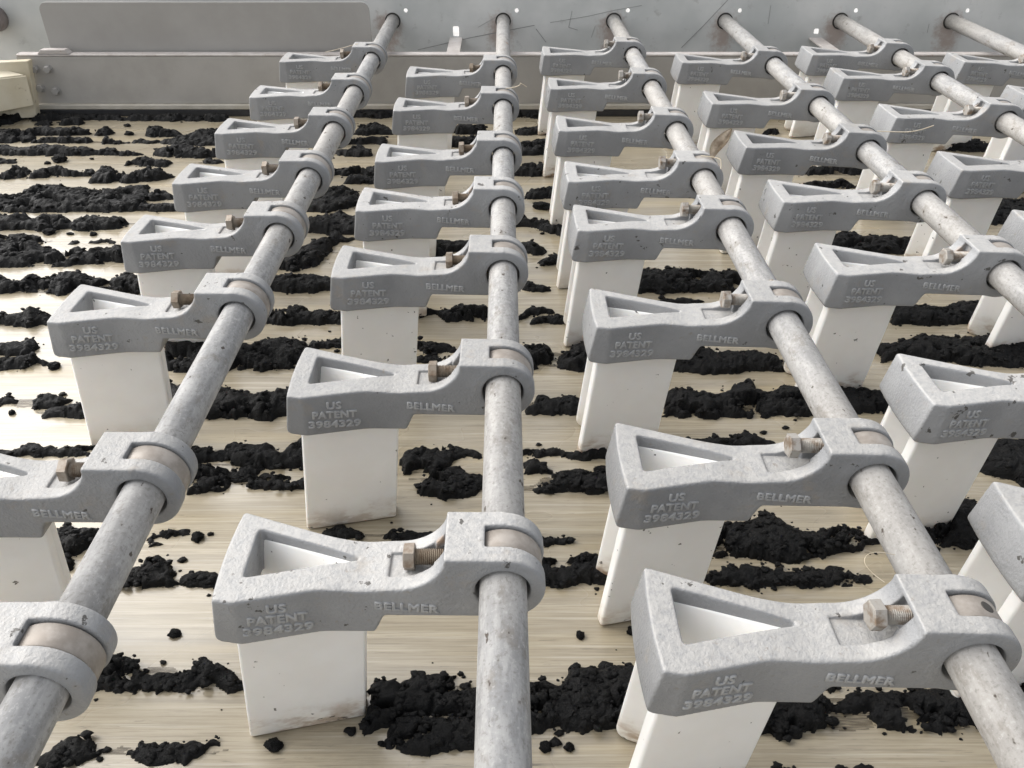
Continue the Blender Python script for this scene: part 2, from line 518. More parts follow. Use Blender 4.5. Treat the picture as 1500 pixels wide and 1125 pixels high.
for px, py in ((52, 101), (71, 101), (60, 129), (83, 133)):
    p = at_wall(px, py, PL_Y)
    if bolt_me is None:
        bm = lathe_bm([(0.0, 0.0105), (-0.002, 0.0105), (-0.0022, 0.009), (-0.010, 0.009), (-0.0115, 0.0078)], 'y', 6)
        bm2 = lathe_bm([(0.0002, 0.0115), (-0.0016, 0.0115)], 'y', 20)
        tmp = bpy.data.meshes.new('t'); bm2.to_mesh(tmp); bm2.free(); bm.from_mesh(tmp)
        bolt_me = bm_mesh('bolt', bm)
    o = mesh_obj('bolt', bolt_me, M['flap'], side)
    o.location = p
for x in (-0.127, 0.845):
    o = mesh_obj('flat_bar', bm_mesh('flat_bar', box_bm(x - 0.017, x + 0.017, PL_Y + 0.027, WALL_Y - 0.001, top_z - 0.006, top_z - 0.001, 0.001)), M['pale'], side)

# tall flap standing behind the side plate
fl = bpy.data.objects.new('grey_flap_panel', None)
C.objects.link(fl)
tag(fl, 'flat grey panel with rounded top corners standing behind the side plate', 'panel')
fy = PL_Y + 0.034
a0, a1 = at_wall(54, 3, fy), at_wall(540, 3, fy)
r = 0.020
poly = [(a0.x, 0.10), (a1.x, 0.10)]
for cx, s0 in ((a1.x - r, 0), (a0.x + r, math.pi / 2)):
    for k in range(7):
        a = s0 + k * math.pi / 12
        poly.append((cx + r * math.cos(a), a0.z - r + r * math.sin(a)))
mesh_obj('panel', bm_mesh('panel', prism_bm(poly, lambda u, v, d: (u, fy + d, v), 0, 0.004, 0.0008)), M['flap'], fl)

# cream boards at the left end of the side plate
cb = bpy.data.objects.new('cream_end_board', None)
C.objects.link(cb)
tag(cb, 'yellowish cream plastic end board with a wedge block at the far left belt corner', 'board')
p_tr, p_br = at_wall(45, 86, 2.128), at_wall(60, 168, 2.128)
poly = [(p_br.x, 0.004), (p_tr.x + 0.003, p_tr.z), (-1.75, p_tr.z), (-1.75, 0.004)]
def cbx(u, v, d):
    return (u, 2.128 + d - max(0, (p_br.x - u)) * 0.22, v)
mesh_obj('board', bm_mesh('board', prism_bm(poly, cbx, -0.022, 0.0, 0.002)), M['cream'], cb)
wp = [(0, 0), (0.0, 0.062), (-0.05, 0.075), (-0.40, 0.06), (-0.40, 0.0)]
q = at_wall(34, 113, 2.07)
bm = bmesh.new()
ring = [(q.x, 2.09, q.z), (q.x - 0.005, 2.09, q.z - 0.075), (q.x - 0.32, 1.93, q.z - 0.10), (q.x - 0.30, 1.93, q.z - 0.0)]
ring2 = [(q.x - 0.06, 2.102, q.z + 0.012), (q.x - 0.06, 2.102, q.z - 0.06), (q.x - 0.42, 2.04, q.z - 0.05), (q.x - 0.40, 2.04, q.z + 0.015)]
A = [bm.verts.new(p) for p in ring]; B = [bm.verts.new(p) for p in ring2]
bm.faces.new(A); bm.faces.new(B[::-1])
for i in range(4):
    bm.faces.new((A[i], B[i], B[(i + 1) % 4], A[(i + 1) % 4]))
bmesh.ops.recalc_face_normals(bm, faces=list(bm.faces))
bmesh.ops.bevel(bm, geom=list(bm.edges), offset=0.003, segments=2, affect='EDGES')
mesh_obj('wedge_block', bm_mesh('wedge_block', bm), M['cream'], cb)

# stub pipe on the back plate at the left edge of the picture
pc = at_wall(-6, 26, WALL_Y)
st = bpy.data.objects.new('stub_pipe', None)
C.objects.link(st)
st.location = pc
tag(st, 'brown capped pipe stub on the back plate at the far left', 'pipe')
mesh_obj('pipe', bm_mesh('pipe', lathe_bm([(-0.001, 0.033), (-0.05, 0.033)], 'y', 32), True), M['pipe'], st)
mesh_obj('cap', bm_mesh('cap', lathe_bm([(-0.0505, 0.036), (-0.066, 0.036), (-0.070, 0.032)], 'y', 32), False), M['pipe'], st)

# ------------------------------------------------------------------ rods
ROD_R = 0.017
ROD_NAMES = ['leftmost rod', 'second rod from left', 'third rod from left', 'fourth rod from left', 'fifth rod from left', 'rightmost rod']
bm = lathe_bm([(-0.35, ROD_R), (2.0, ROD_R), (2.42, ROD_R)], 'y', 48)
rod_me = bm_mesh('support_rod', bm, True)
rod_labels = ['galvanised round rod, leftmost, running from lower left corner to back plate',
              'galvanised round rod standing straight up the middle of the picture',
              'galvanised round rod, third from left, running down to the lower right corner',
              'galvanised round rod, fourth from left, leaving the right edge at mid height',
              'galvanised round rod, fifth from left, leaving the upper right edge',
              'galvanised round rod, rightmost, in the top right corner']
for i, x in enumerate(ROD_X):
    o = mesh_obj('support_rod', rod_me, M['rod'])
    o.location = (rod_x(i, 0), 0, ROD_Z)
    o.rotation_euler = (0, 0, -math.atan((RODS[i][1] - RODS[i][0]) / 2.027))
    tag(o, rod_labels[i], 'rod', 'parallel rods carrying the plows')

# ------------------------------------------------------------------ one plow: casting by a signed distance field
def smax(a, b, k):
    return np.maximum(a, b) + np.maximum(k - np.abs(a - b), 0) ** 2 / (4 * k)
def smin(a, b, k):
    return -smax(-a, -b, k)

def casting_field(X, Y, Z):
    """mm; x along the arm (left negative), y depth 0..50 from the front face, z up, rod axis at x=z=0"""
    xa = np.clip(X, -78, -41.5)
    zt = np.where(X < -78, 0.0, np.where(X < -41.5, 38 - np.sqrt(38.0 ** 2 - (xa + 78) ** 2), 30.4))
    sl = np.where((X > -78) & (X < -41.5), (xa + 78) / np.sqrt(38.0 ** 2 - (xa + 78) ** 2 + 1e-6), 0)
    zt = zt - 1.6 * np.exp(-((X + 103) / 16) ** 2)
    top = (Z - zt) / np.sqrt(1 + sl ** 2)
    left_hub = np.where(X < -41.5, -1e3, -1e3)
    s = np.clip((-85 - X) / 11, 0, 1)
    zb = -28.5 - 18.2 * (s * s * (3 - 2 * s))
    ds = np.where((s > 0) & (s < 1), 18.2 * 6 * s * (1 - s) / 11, 0)
    bot = (zb - Z) / np.sqrt(1 + ds ** 2)
    # plan
    sp = 2.6 * np.logaddexp(0, (-133 - X) / 2.6)
    yf = -12.6 / 57 * sp
    front = (yf - Y) * 0.976
    spb = 7 * np.logaddexp(0, (-122 - X) / 7)
    yb = 50 + 28.5 / 80 * spb
    back = (Y - yb) * 0.942
    ch = -(X + 190.5) * 0.16 - (Y + 12.6) * 0.987       # small front chamfer by the left end
    end = (-207.5 - X) + 0.13 * Z
    bulge = end + ((Y - 33) / 45) ** 2 * 2.5
    plan = smax(smax(smax(front, ch, 0.8), bulge, 2.2), back, 4)
    arm = smax(smax(top, bot, 2), plan, 2.8)
    arm = smax(arm, X - 1.0, 2)
    arm = smax(arm, smax(bulge, bot, 9), 1)
    hub = np.sqrt(X ** 2 + Z ** 2) - 30.4
    hub = smax(hub, smax(-Y, Y - 50, 1), 3.4)
    f = smin(arm, hub, 1.5)
    # windows and cuts
    l1 = (-188.0 - X) + 0.10 * Z
    dxy = np.array([84.0, 19.5]); dxy /= np.hypot(*dxy)
    l2 = -(-(X + 188) * dxy[1] + (Y - 11.5) * dxy[0])
    exy = np.array([84.0, -29.0]); exy /= np.hypot(*exy)
    l3 = -(X + 188) * exy[1] + (Y - 60.5) * exy[0]
    hole = smax(smax(l1, l2, 4), smax(l3, X + 106, 2), 5)
    f = smax(f, -hole, 2.2)
    pocket = np.maximum(np.maximum(-83 - X, X + 50), np.maximum(np.abs(Y - 25) - 11.5, -2.6 - Z))
    f = smax(f, -pocket, 1.2)
    port = np.maximum(np.maximum(-60 - X, X + 37), np.maximum(np.abs(Y - 25) - 8.5, np.maximum(-2.6 - Z, Z - 27 + 0.2 * (X + 45))))
    f = smax(f, -port, 1.0)
    rr = np.sqrt(X ** 2 + Z ** 2)
    slot = np.maximum(np.maximum(-13.5 - X, np.abs(Y - 24.8) - 10.4), 22.0 - rr)
    f = smax(f, -slot, 1.0)
    bore = np.sqrt((X + 0.3) ** 2 + Z ** 2) - 19.8
    f = smax(f, -bore, 1.4)
    return f

def surface_nets(fn, lo, hi, h):
    xs, ys, zs = [np.arange(lo[i], hi[i] + h, h) for i in range(3)]
    X, Y, Z = np.meshgrid(xs, ys, zs, indexing='ij')
    Fv = fn(X, Y, Z).astype(np.float64)
    nx, ny, nz = Fv.shape
    ins = Fv < 0
    acc = np.zeros((nx - 1, ny - 1, nz - 1, 3)); cnt = np.zeros((nx - 1, ny - 1, nz - 1))
    corners = [(a, b, c) for a in (0, 1) for b in (0, 1) for c in (0, 1)]
    def sub(A, c):
        return A[c[0]:nx - 1 + c[0], c[1]:ny - 1 + c[1], c[2]:nz - 1 + c[2]]
    for i, a in enumerate(corners):
        for b in corners[i + 1:]:
            if sum(abs(p - q) for p, q in zip(a, b)) != 1:
                continue
            fa, fb = sub(Fv, a), sub(Fv, b)
            cr = sub(ins, a) != sub(ins, b)
            t = np.where(cr, fa / np.where(cr, fa - fb, 1), 0)
            for k in range(3):
                acc[..., k] += np.where(cr, a[k] + t * (b[k] - a[k]), 0)
            cnt += cr
    act = cnt > 0
    idx = -np.ones(act.shape, dtype=np.int64)
    idx[act] = np.arange(act.sum())
    ijk = np.argwhere(act)
    V = (ijk + acc[act] / cnt[act][:, None]) * h + np.array([xs[0], ys[0], zs[0]])
    Q = []
    for ax in range(3):
        o1, o2 = [(1, 2), (2, 0), (0, 1)][ax]
        sl0 = [slice(None)] * 3; sl1 = [slice(None)] * 3
        sl0[ax] = slice(0, -1); sl1[ax] = slice(1, None)
        A, B = ins[tuple(sl0)], ins[tuple(sl1)]
        for flip, msk in ((False, A & ~B), (True, ~A & B)):
            p = np.argwhere(msk)
            ok = (p[:, o1] > 0) & (p[:, o2] > 0) & (p[:, o1] < Fv.shape[o1] - 1) & (p[:, o2] < Fv.shape[o2] - 1)
            p = p[ok]
            e1 = np.zeros(3, int); e1[o1] = 1
            e2 = np.zeros(3, int); e2[o2] = 1
            g = lambda q: idx[q[:, 0], q[:, 1], q[:, 2]]
            quad = np.stack([g(p - e1 - e2), g(p - e2), g(p), g(p - e1)], 1)
            Q.append(quad[:, ::-1] if flip else quad)
    return V, np.concatenate(Q)

def np_mesh(name, V, Fq, smooth=True):
    me = bpy.data.meshes.new(name)
    n = Fq.shape[1]
    me.vertices.add(len(V)); me.vertices.foreach_set('co', V.astype(np.float32).ravel())
    me.loops.add(Fq.size); me.loops.foreach_set('vertex_index', Fq.astype(np.int32).ravel())
    me.polygons.add(len(Fq))
    me.polygons.foreach_set('loop_start', np.arange(0, Fq.size, n, dtype=np.int32))
    me.polygons.foreach_set('use_smooth', np.full(len(Fq), smooth))
    me.update(calc_edges=True)
    me.validate()
    return me

V, Q = surface_nets(casting_field, (-216, -18, -52), (34, 86, 34), 1.15)
casting_me = np_mesh('casting', V * 0.001, Q)
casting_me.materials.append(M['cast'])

# blades: flat white plates forming a V in plan, leaning a little to the left at the foot
BOT = -ROD_Z + 0.0006
LEAN = 0.095
def blade_mesh(p_left, p_right, thick, side, round_bl, name, top=-0.0065):
    L, R_ = Vector(p_left), Vector(p_right)
    d = (R_ - L)
    length = d.length
    d.normalize()
    nrm = Vector((-d.y, d.x)) * side
    z0, z1 = BOT, top
    poly = []
    def arc(cx, cz, r, a0, a1, n=5):
        for k in range(n + 1):
            a = a0 + (a1 - a0) * k / n
            poly.append((cx + r * math.cos(a), cz + r * math.sin(a)))
    rb = round_bl
    arc(rb, z0 + rb, rb, math.pi, 1.5 * math.pi)
    arc(length - 0.002, z0 + 0.002, 0.002, 1.5 * math.pi, 2 * math.pi, 2)
    arc(length - 0.003, z1 - 0.003, 0.003, 0, math.pi / 2, 2)
    arc(0.005, z1 - 0.005, 0.005, math.pi / 2, math.pi, 3)
    def f(u, v, w):
        p = L + d * u + nrm * w
        return (p.x + LEAN * (v + 0.046), p.y, v)
    bm = prism_bm(poly, f, 0, thick)
    rim = [e for e in bm.edges if len(e.link_faces) == 2 and any(len(fc.verts) > 6 for fc in e.link_faces)]
    bmesh.ops.bevel(bm, geom=rim, offset=0.0030, segments=4, affect='EDGES', profile=0.5, clamp_overlap=True)
    me = bm_mesh(name, bm, True)
    me.materials.append(M['pe'])
    return me
# y is measured from the front face of the clamp
front_blade_me = blade_mesh((-0.200, 0.001), (-0.105, 0.0215), 0.0125, 1, 0.0035, 'plow_blade', -0.0022)
back_blade_me = blade_mesh((-0.197, 0.0742), (-0.106, 0.0405), 0.0112, -1, 0.012, 'plow_blade', -0.0075)

# bronze strap in the slot of the clamp
def strap_bm():
    bm = bmesh.new()
    a0, a1, n = math.radians(128), math.radians(-75), 44
    r0, r1, w0, w1 = 0.0205, 0.0286, 0.0150, 0.0338
    rings = []
    for k in range(n + 1):
        a = a0 + (a1 - a0) * k / n
        c, s = math.cos(a), math.sin(a)
        ring = []
        for rr, yy in ((r0, w0), (r1 - 0.0008, w0), (r1, w0 + 0.0009), (r1, w1 - 0.0009), (r1 - 0.0008, w1), (r0, w1)):
            ring.append(bm.verts.new((rr * c, yy, rr * s)))
        rings.append(ring)
    for k in range(n):
        for j in range(6):
            bm.faces.new((rings[k][j], rings[k][(j + 1) % 6], rings[k + 1][(j + 1) % 6], rings[k + 1][j]))
    bm.faces.new(rings[0]); bm.faces.new(rings[-1][::-1])
    bmesh.ops.recalc_face_normals(bm, faces=list(bm.faces))
    return bm
strap_me = bm_mesh('clamp_strap', strap_bm(), False)
strap_me.materials.append(M['strap'])
for p in strap_me.polygons:
    p.use_smooth = len(p.vertices) == 4 and abs(p.normal.y) < 0.3

# set screw: hexagon head and threaded shank (sub-part)
def hex_bm():
    prof = [(-0.0690, 0.0084), (-0.0684, 0.0102), (-0.0612, 0.0106), (-0.0606, 0.0100)]
    bm = lathe_bm(prof, 'x', 6)
    return bm
head_me = bm_mesh('bolt_head', hex_bm())
head_me.materials.append(M['bolt'])
pr = [(-0.0606, 0.0058)]
xx = -0.0600
while xx < -0.034:
    pr += [(xx, 0.0064), (xx + 0.0007, 0.0055)]
    xx += 0.0014
shank_me = bm_mesh('threaded_shank', lathe_bm(pr, 'x', 20))
shank_me.materials.append(M['bolt'])
head_pale, shank_pale = head_me.copy(), shank_me.copy()
for me_ in (head_pale, shank_pale):
    me_.materials[0] = M['bolt_pale']
BOLT_C = (0.0, 0.025, 0.0)
BOLT_Z = [0.0095, 0.0085, 0.0205, 0.0150, 0.0160, 0.0160]
BOLT_X = [-0.003, 0.0, 0.004, 0.002, 0.002, 0.002]

# raised foundry lettering
def text_mesh(body, size, width, xs=1.0, space=1.05, line=1.0):
    cu = bpy.data.curves.new('t', 'FONT')
    cu.body = body
    cu.size = size
    cu.align_x = 'CENTER'
    cu.space_character = space
    cu.space_line = line
    cu.extrude = 0.0004
    cu.bevel_depth = 0.0009
    cu.bevel_resolution = 2
    cu.offset = -0.0003
    cu.resolution_u = 3
    ob = bpy.data.objects.new('t', cu)
    C.objects.link(ob)
    dg = bpy.context.evaluated_depsgraph_get()
    me = bpy.data.meshes.new_from_object(ob.evaluated_get(dg))
    bpy.data.objects.remove(ob)
    xsv = [v.co.x for v in me.vertices]
    k = width / (max(xsv) - min(xsv))
    for v in me.vertices:
        v.co.x *= k
    return me
def place_text(me, origin, u, v, w):
    m = Matrix((u, v, w)).transposed()
    for vt in me.vertices:
        vt.co = Vector(origin) + m @ vt.co
    me.update()
    return me
TILT = -0.075
def text_part(parts, name):
    bm = bmesh.new()
    for me in parts:
        bm.from_mesh(me)
    me = bm_mesh(name, bm)
    me.materials.clear()
    me.materials.append(M['letter'])
    return me
fu = Vector((57, -(-12.6), 0)).normalized()
fu = Vector((57, 12.6, 0)).normalized()             # along the flared front face, towards the rod
u1 = (fu + Vector((0, 0, TILT))).normalized()
w1 = Vector((fu.y, -fu.x, 0))
v1 = w1.cross(u1)
lines = []
for body, size, width, z in (('US', 0.0108, 0.0145, -0.0165), ('PATENT', 0.0108, 0.0425, -0.0272), ('3984329', 0.0108, 0.0505, -0.0383)):
    xm = -0.1625 + (z + 0.02) * 0.05
    ym = -12.6 / 57 * (-133 - xm * 1000) / 1000
    lines.append(place_text(text_mesh(body, size, width), (xm, ym + 0.0001, z), u1, v1, w1))
patent_me = text_part(lines, 'patent_lettering')
u2 = Vector((1, 0, TILT)).normalized()
w2 = Vector((0, -1, 0))
v2 = w2.cross(u2)
maker_me = text_part([place_text(text_mesh('BELLMER', 0.0100, 0.0475), (-0.0702, 0.0001, -0.0212), u2, v2, w2)], 'maker_lettering')

def add_plow(ix, yfront, label, tilt=0.0, strap_rot=0.0, bolt_rot=0.0, bolt_out=0.0):
    root = bpy.data.objects.new('belt_plow', None)
    C.objects.link(root)
    root.empty_display_size = 0.02
    root.location = (rod_x(ix, yfront), yfront, ROD_Z)
    tag(root, label, 'plow', 'cast plows clamped on the rods')
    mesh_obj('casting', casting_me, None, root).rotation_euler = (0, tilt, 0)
    mesh_obj('plow_blade', front_blade_me, None, root)
    mesh_obj('plow_blade', back_blade_me, None, root)
    s = mesh_obj('clamp_strap', strap_me, None, root)
    s.rotation_euler = (0, strap_rot + tilt, 0)
    b = mesh_obj('bolt_head', head_me if ix < 2 else head_pale, None, root)
    bz = BOLT_Z[ix] - 0.065 * tilt
    b.location = (BOLT_X[ix] - bolt_out + bz * math.sin(tilt), BOLT_C[1], bz * math.cos(tilt))
    b.rotation_mode = 'YXZ'
    b.rotation_euler = (bolt_rot, tilt, 0)
    mesh_obj('threaded_shank', shank_me if ix < 2 else shank_pale, None, b)
    for nm, me in (('patent_lettering', patent_me), ('maker_lettering', maker_me)):
        mesh_obj(nm, me, None, root).rotation_euler = (0, tilt, 0)
    return root

ROWS = [
    [1.921, 1.652, 1.418, 1.193, 0.990, 0.781, 0.491, 0.311],
    [1.803, 1.554, 1.287, 1.080, 0.882, 0.639, 0.395],
    [1.973, 1.692, 1.418, 1.189, 1.010, 0.762, 0.510, 0.334],
    [1.880, 1.573, 1.320, 1.103, 0.881, 0.620, 0.425],
    [1.953, 1.750, 1.477, 1.223, 0.986],
    [1.857, 1.590],
]
ORD = ['nearest the back plate', 'second from the back plate', 'third from the back plate', 'fourth from the back plate', 'fifth from the back plate',
       'sixth from the back plate', 'seventh from the back plate', 'eighth from the back plate']
plows = {}
for i, row in enumerate(ROWS):
    for j, y in enumerate(row):
        lab = 'grey cast plow, %s, on the %s' % (ORD[j], ROD_NAMES[i])
        r1 = random.Random(100 * i + j)
        tl = [0.002, 0.006, 0.030, 0.045, 0.050, 0.075][i] + r1.uniform(-0.012, 0.012)
        plows[i, j] = add_plow(i, y, lab, tl, r1.uniform(-0.12, 0.1), r1.uniform(0, 1.05), r1.uniform(0.0, 0.004))
# the strap of the nearest plow on the third rod has a drilled hole; a dark disc paints its shade
hs_me = bm_mesh('hole_shade_disc', lathe_bm([(0.0276, 0.0045), (0.0287, 0.0045), (0.0289, 0.0040)], 'x', 20))
o = mesh_obj('hole_shade_disc', hs_me, M['dark'], plows[2, 7])
o.rotation_euler = (0, math.radians(-66), 0)
o.location = (0, 0.0248, 0)

# ------------------------------------------------------------------ sludge windrows on the belt
STROKES = '''
0,166,186 22,165,180 40,167,172 50,168,178
45,168,178 150,168,176 200,170,177 330,169,178
52,182,184 70,176,184 115,175,184
0,188,210 30,190,209 48,204,207
35,198,199 55,186,199 80,187,199 105,188,199 130,192,198
50,206,209 80,201,210 130,202,210
145,194,198 158,188,199 172,196,197
149,207,211 157,203,211 175,208,211 190,209,211
217,188,200 228,185,201 240,190,201 262,194,200
198,205,210 235,206,210
240,206,211 270,195,213 290,189,213 314,189,213 350,195,212
0,216,227 60,213,228 110,218,228 170,219,228
173,222,228 210,225,228
226,220,228 260,213,231 300,217,231 330,226,229
0,232,240 22,235,240
179,239,243 200,233,244 248,234,244
302,233,239 322,235,239
0,256,262 10,242,262 30,243,262 40,253,261 60,248,260 75,244,260 100,250,258 133,250,259
134,244,268 145,242,268 165,252,268 200,246,267 235,250,265 252,255,262
0,283,309 25,268,310 60,272,310 110,275,310 150,276,310 180,268,309 200,285,309 206,290,308
198,289,293 230,278,293 252,286,293
206,302,309 240,299,309 275,303,309
0,315,336 22,313,336 36,324,336 55,312,338 90,318,337 98,325,336
103,325,336 125,316,338 160,318,337 187,322,333
0,344,358 40,344,356 70,353,356
0,352,390 20,350,390 50,360,389 72,368,388 95,360,389 115,368,388 128,372,387
125,368,384 135,362,385 172,362,389
103,354,357 117,354,357
133,352,357 163,352,357
0,405,428 20,410,430 30,401,430 45,408,428 55,420,428
50,408,416 85,402,430 95,398,432 115,402,430 140,410,424 160,412,416
128,420,426 170,422,426
168,407,418 178,404,430 203,405,430
0,458,477 25,456,477 40,448,478 65,458,477
0,502,520 35,499,520 52,508,515
0,524,542 35,521,542 46,524,536
51,528,534 67,530,535
0,579,593 14,585,590
43,583,597 60,577,598 80,582,600 105,583,590
64,600,610 90,595,612 100,588,612 120,588,612
0,660,672 30,652,672 80,656,672 100,658,672 125,653,672
390,402,428 420,400,428 460,400,428 490,404,426
380,453,475 410,448,476 450,452,475 510,453,475
235,500,543 265,494,543 290,498,543 330,505,542 360,503,542 400,496,541 420,494,541 450,508,540
452,500,510 500,497,510
240,562,572 300,566,612 330,570,611 365,575,612 395,578,617 400,572,612 424,569,608
268,653,680 290,655,680 325,665,677
322,650,668 345,648,680 380,652,690 410,660,690 440,642,685 455,642,690
265,690,718 285,682,722 310,680,718 325,682,718
372,695,719 400,694,719 458,700,718
336,690,705 372,684,705
66,775,815 85,772,815 110,772,812 125,778,810
78,816,842 100,814,840
220,782,797 235,777,798 250,780,790 267,779,786
163,835,861 185,828,863 200,815,863 215,818,863 228,824,863 240,824,860 250,856,861
262,838,860 275,840,860 290,835,860 320,840,859
120,970,1012 140,960,1012 155,962,1013 175,965,1012 190,982,1010 210,985,1012 218,995,1005
205,995,1008 240,985,1010 270,975,1010 290,965,1009 305,960,1006 312,975,1003 330,986,1007 345,996,1009 357,993,1009
43,1105,1118 60,1095,1122 80,1080,1125 95,1075,1123 115,1085,1121 130,1095,1112 145,1097,1100
193,1100,1110 205,1086,1115 225,1090,1115 245,1085,1115 260,1078,1117 280,1080,1116 295,1090,1106 304,1091,1096
484,775,787 500,768,790 525,780,787
567,784,791 590,777,793 625,778,792
788,780,795 798,780,800 815,790,800 832,789,800
775,818,858 805,817,858 825,823,858 845,812,857 858,811,857 893,815,857
540,990,1070 565,990,1068 590,998,1050 610,986,1045 640,988,1042 665,993,1045 700,998,1060
575,1055,1100 600,1048,1101 640,1045,1100 700,1050,1098 770,1040,1080
700,1000,1060 770,992,1064 790,992,1065 812,1000,1066 835,985,1066 855,966,1066 880,975,1066 910,980,1066 940,978,1062
620,500,515 640,502,518 665,508,515
620,520,530 650,520,530
620,450,464 640,452,460 655,452,470 690,448,472 712,450,472
760,462,472 775,448,460 800,452,461
785,464,474 830,465,474
765,415,426 780,414,427 805,424,427
768,508,540 790,504,540 805,515,535
820,515,540 840,505,542 862,495,542
765,595,607 785,580,606 810,582,606 840,578,606 860,585,606
593,652,696 620,652,696 640,658,695 665,648,675 685,655,670 708,660,669
615,710,727 630,690,727 665,680,727 690,695,725 705,704,723
765,660,668 790,657,669 825,658,668
828,665,672 850,655,673 895,648,672
768,675,694 785,670,694 803,688,694
785,715,722 815,698,723 840,688,723 870,690,722 895,695,722
940,396,428 1000,390,428 1080,398,427
955,440,445 1030,440,445
985,515,545 1020,508,545 1060,515,548 1110,512,543 1150,520,545
975,572,610 1010,565,611 1045,578,611 1080,575,610 1095,560,608 1115,552,609 1135,575,609 1165,560,608 1190,570,607
1228,565,605 1260,562,606 1300,570,608
1308,450,475 1350,447,476 1400,445,476 1440,440,475
1290,505,530 1330,500,520 1370,490,530 1420,495,535 1500,485,535
1000,645,655 1050,640,655 1090,633,655 1145,645,655
1050,770,815 1100,762,818 1140,752,820 1180,770,820 1225,768,808 1280,782,800
1035,840,858 1080,830,858 1130,832,860 1180,835,860 1225,832,856 1290,845,858
1335,745,790 1380,738,798 1420,735,800 1450,730,790
1440,660,695 1470,645,700 1500,640,715
1125,1010,1075 1150,1005,1078 1180,1010,1076 1210,1005,1070 1230,1000,1050
1210,1008,1042 1300,1008,1040
1290,1010,1065 1330,1005,1068 1380,1010,1068 1430,1015,1065 1500,990,1060
1130,1118,1135 1170,1116,1135
1240,1118,1135 1275,1117,1135
525,186,197 540,180,198 555,185,197 577,193,197
507,206,212 530,202,212 565,203,211
490,221,228 510,220,229 530,214,229 541,218,229
487,248,258 500,248,257 520,245,258 552,243,258
505,258,269 552,258,269
450,280,310 480,273,310 510,275,305 527,282,300
448,317,340 475,315,342 500,313,344 524,318,344
400,370,395 430,365,395 455,350,392 475,340,375 490,345,360
480,338,355 510,347,354
670,185,197 700,183,197 720,190,197
660,200,215 680,203,215 700,198,210
755,190,197 780,188,198 805,182,198
765,208,227 790,205,227 805,202,226
757,243,258 775,238,258 805,243,257
775,277,292 790,277,292 812,272,290
757,320,332 775,316,333 800,325,338 825,330,345
769,358,372 780,357,373 798,366,373
787,382,388 805,373,388 822,376,388
632,352,375 660,352,372 690,355,368
450,165,172 560,165,173 680,165,172 860,165,173
1120,193,198 1140,190,198
1165,188,199 1205,184,198
1185,245,256 1230,243,256 1270,245,256
1175,268,274 1210,267,276 1240,264,276 1256,268,276
1395,205,222 1420,203,222 1450,206,222
1450,310,328 1475,290,328 1500,290,328
1222,345,370 1260,340,371 1300,345,371 1335,350,371
'''
strokes = []
for ln in STROKES.strip().splitlines():
    nodes = [tuple(float(a) for a in t.split(',')) for t in ln.split()]
    out = []
    for px, yt, yb in nodes:
        front = on_plane(px, yb, 0.0)
        raw = on_plane(px, yt, 0.0).y - front.y
        hgt = min(max(0.24 * raw, 0.0035), 0.0145)
        back = on_plane(px, yt, 0.75 * hgt)
        depth = max(back.y - front.y, 0.006)
        out.append((front.x, front.y, front.y + depth, hgt))
    if nodes[0][0] <= 0:                                   # goes on beyond the left edge of the picture
        f = out[0]
        out.insert(0, (f[0] - 0.25, f[1] - 0.004, f[2] - 0.004, f[3] * 0.9))
    if nodes[-1][0] >= 1500:
        f = out[-1]
        out.append((f[0] + 0.25, f[1], f[2], f[3]))
    strokes.append(out)

# the rows go on over the belt on both sides of what the picture shows
rs = random.Random(31)
yy_ = 0.30
while yy_ < 2.05:
    zc_ = yy_ * CP + CAM_H * SP
    for sgn, edge, far in ((1, 763 / F_PX * zc_ + 0.06, 1.9), (-1, -(737 / F_PX * zc_ + 0.05), -1.74)):
        x_ = edge
        while abs(x_) < abs(far) - 0.08 and sgn * (far - x_) > 0.08:
            L_ = rs.uniform(0.08, 0.4)
            y0_ = yy_ + rs.uniform(-0.012, 0.012)
            d_ = rs.uniform(0.012, 0.045)
            h_ = min(0.3 * d_ + 0.003, 0.0145)
            xs_ = sorted((x_, x_ + sgn * L_))
            strokes.append([(xs_[0], y0_, y0_ + d_ * 0.5, h_ * 0.6), ((xs_[0] + xs_[1]) / 2, y0_ - 0.003, y0_ + d_, h_), (xs_[1], y0_, y0_ + d_ * 0.6, h_ * 0.6)])
            x_ += sgn * (L_ + rs.uniform(0.01, 0.09))
    yy_ += rs.uniform(0.055, 0.095)

def vnoise(shape_xy, cell, seed, octaves=4, gain=0.55):
    """smooth value noise on given X,Y arrays"""
    X, Y = shape_xy
    tot = np.zeros_like(X); amp = 1.0; nrm = 0.0
    for o in range(octaves):
        g = np.random.default_rng(seed + o).random((257, 257))
        u, v = X / cell, Y / cell
        iu, iv = np.floor(u).astype(int), np.floor(v).astype(int)
        fu_, fv_ = u - iu, v - iv
        fu_ = fu_ * fu_ * (3 - 2 * fu_); fv_ = fv_ * fv_ * (3 - 2 * fv_)
        a = g[iu % 257, iv % 257]; b = g[(iu + 1) % 257, iv % 257]
        c = g[iu % 257, (iv + 1) % 257]; d = g[(iu + 1) % 257, (iv + 1) % 257]
        tot += amp * ((a * (1 - fu_) + b * fu_) * (1 - fv_) + (c * (1 - fu_) + d * fu_) * fv_)
        nrm += amp; amp *= gain; cell *= 0.5
    return tot / nrm

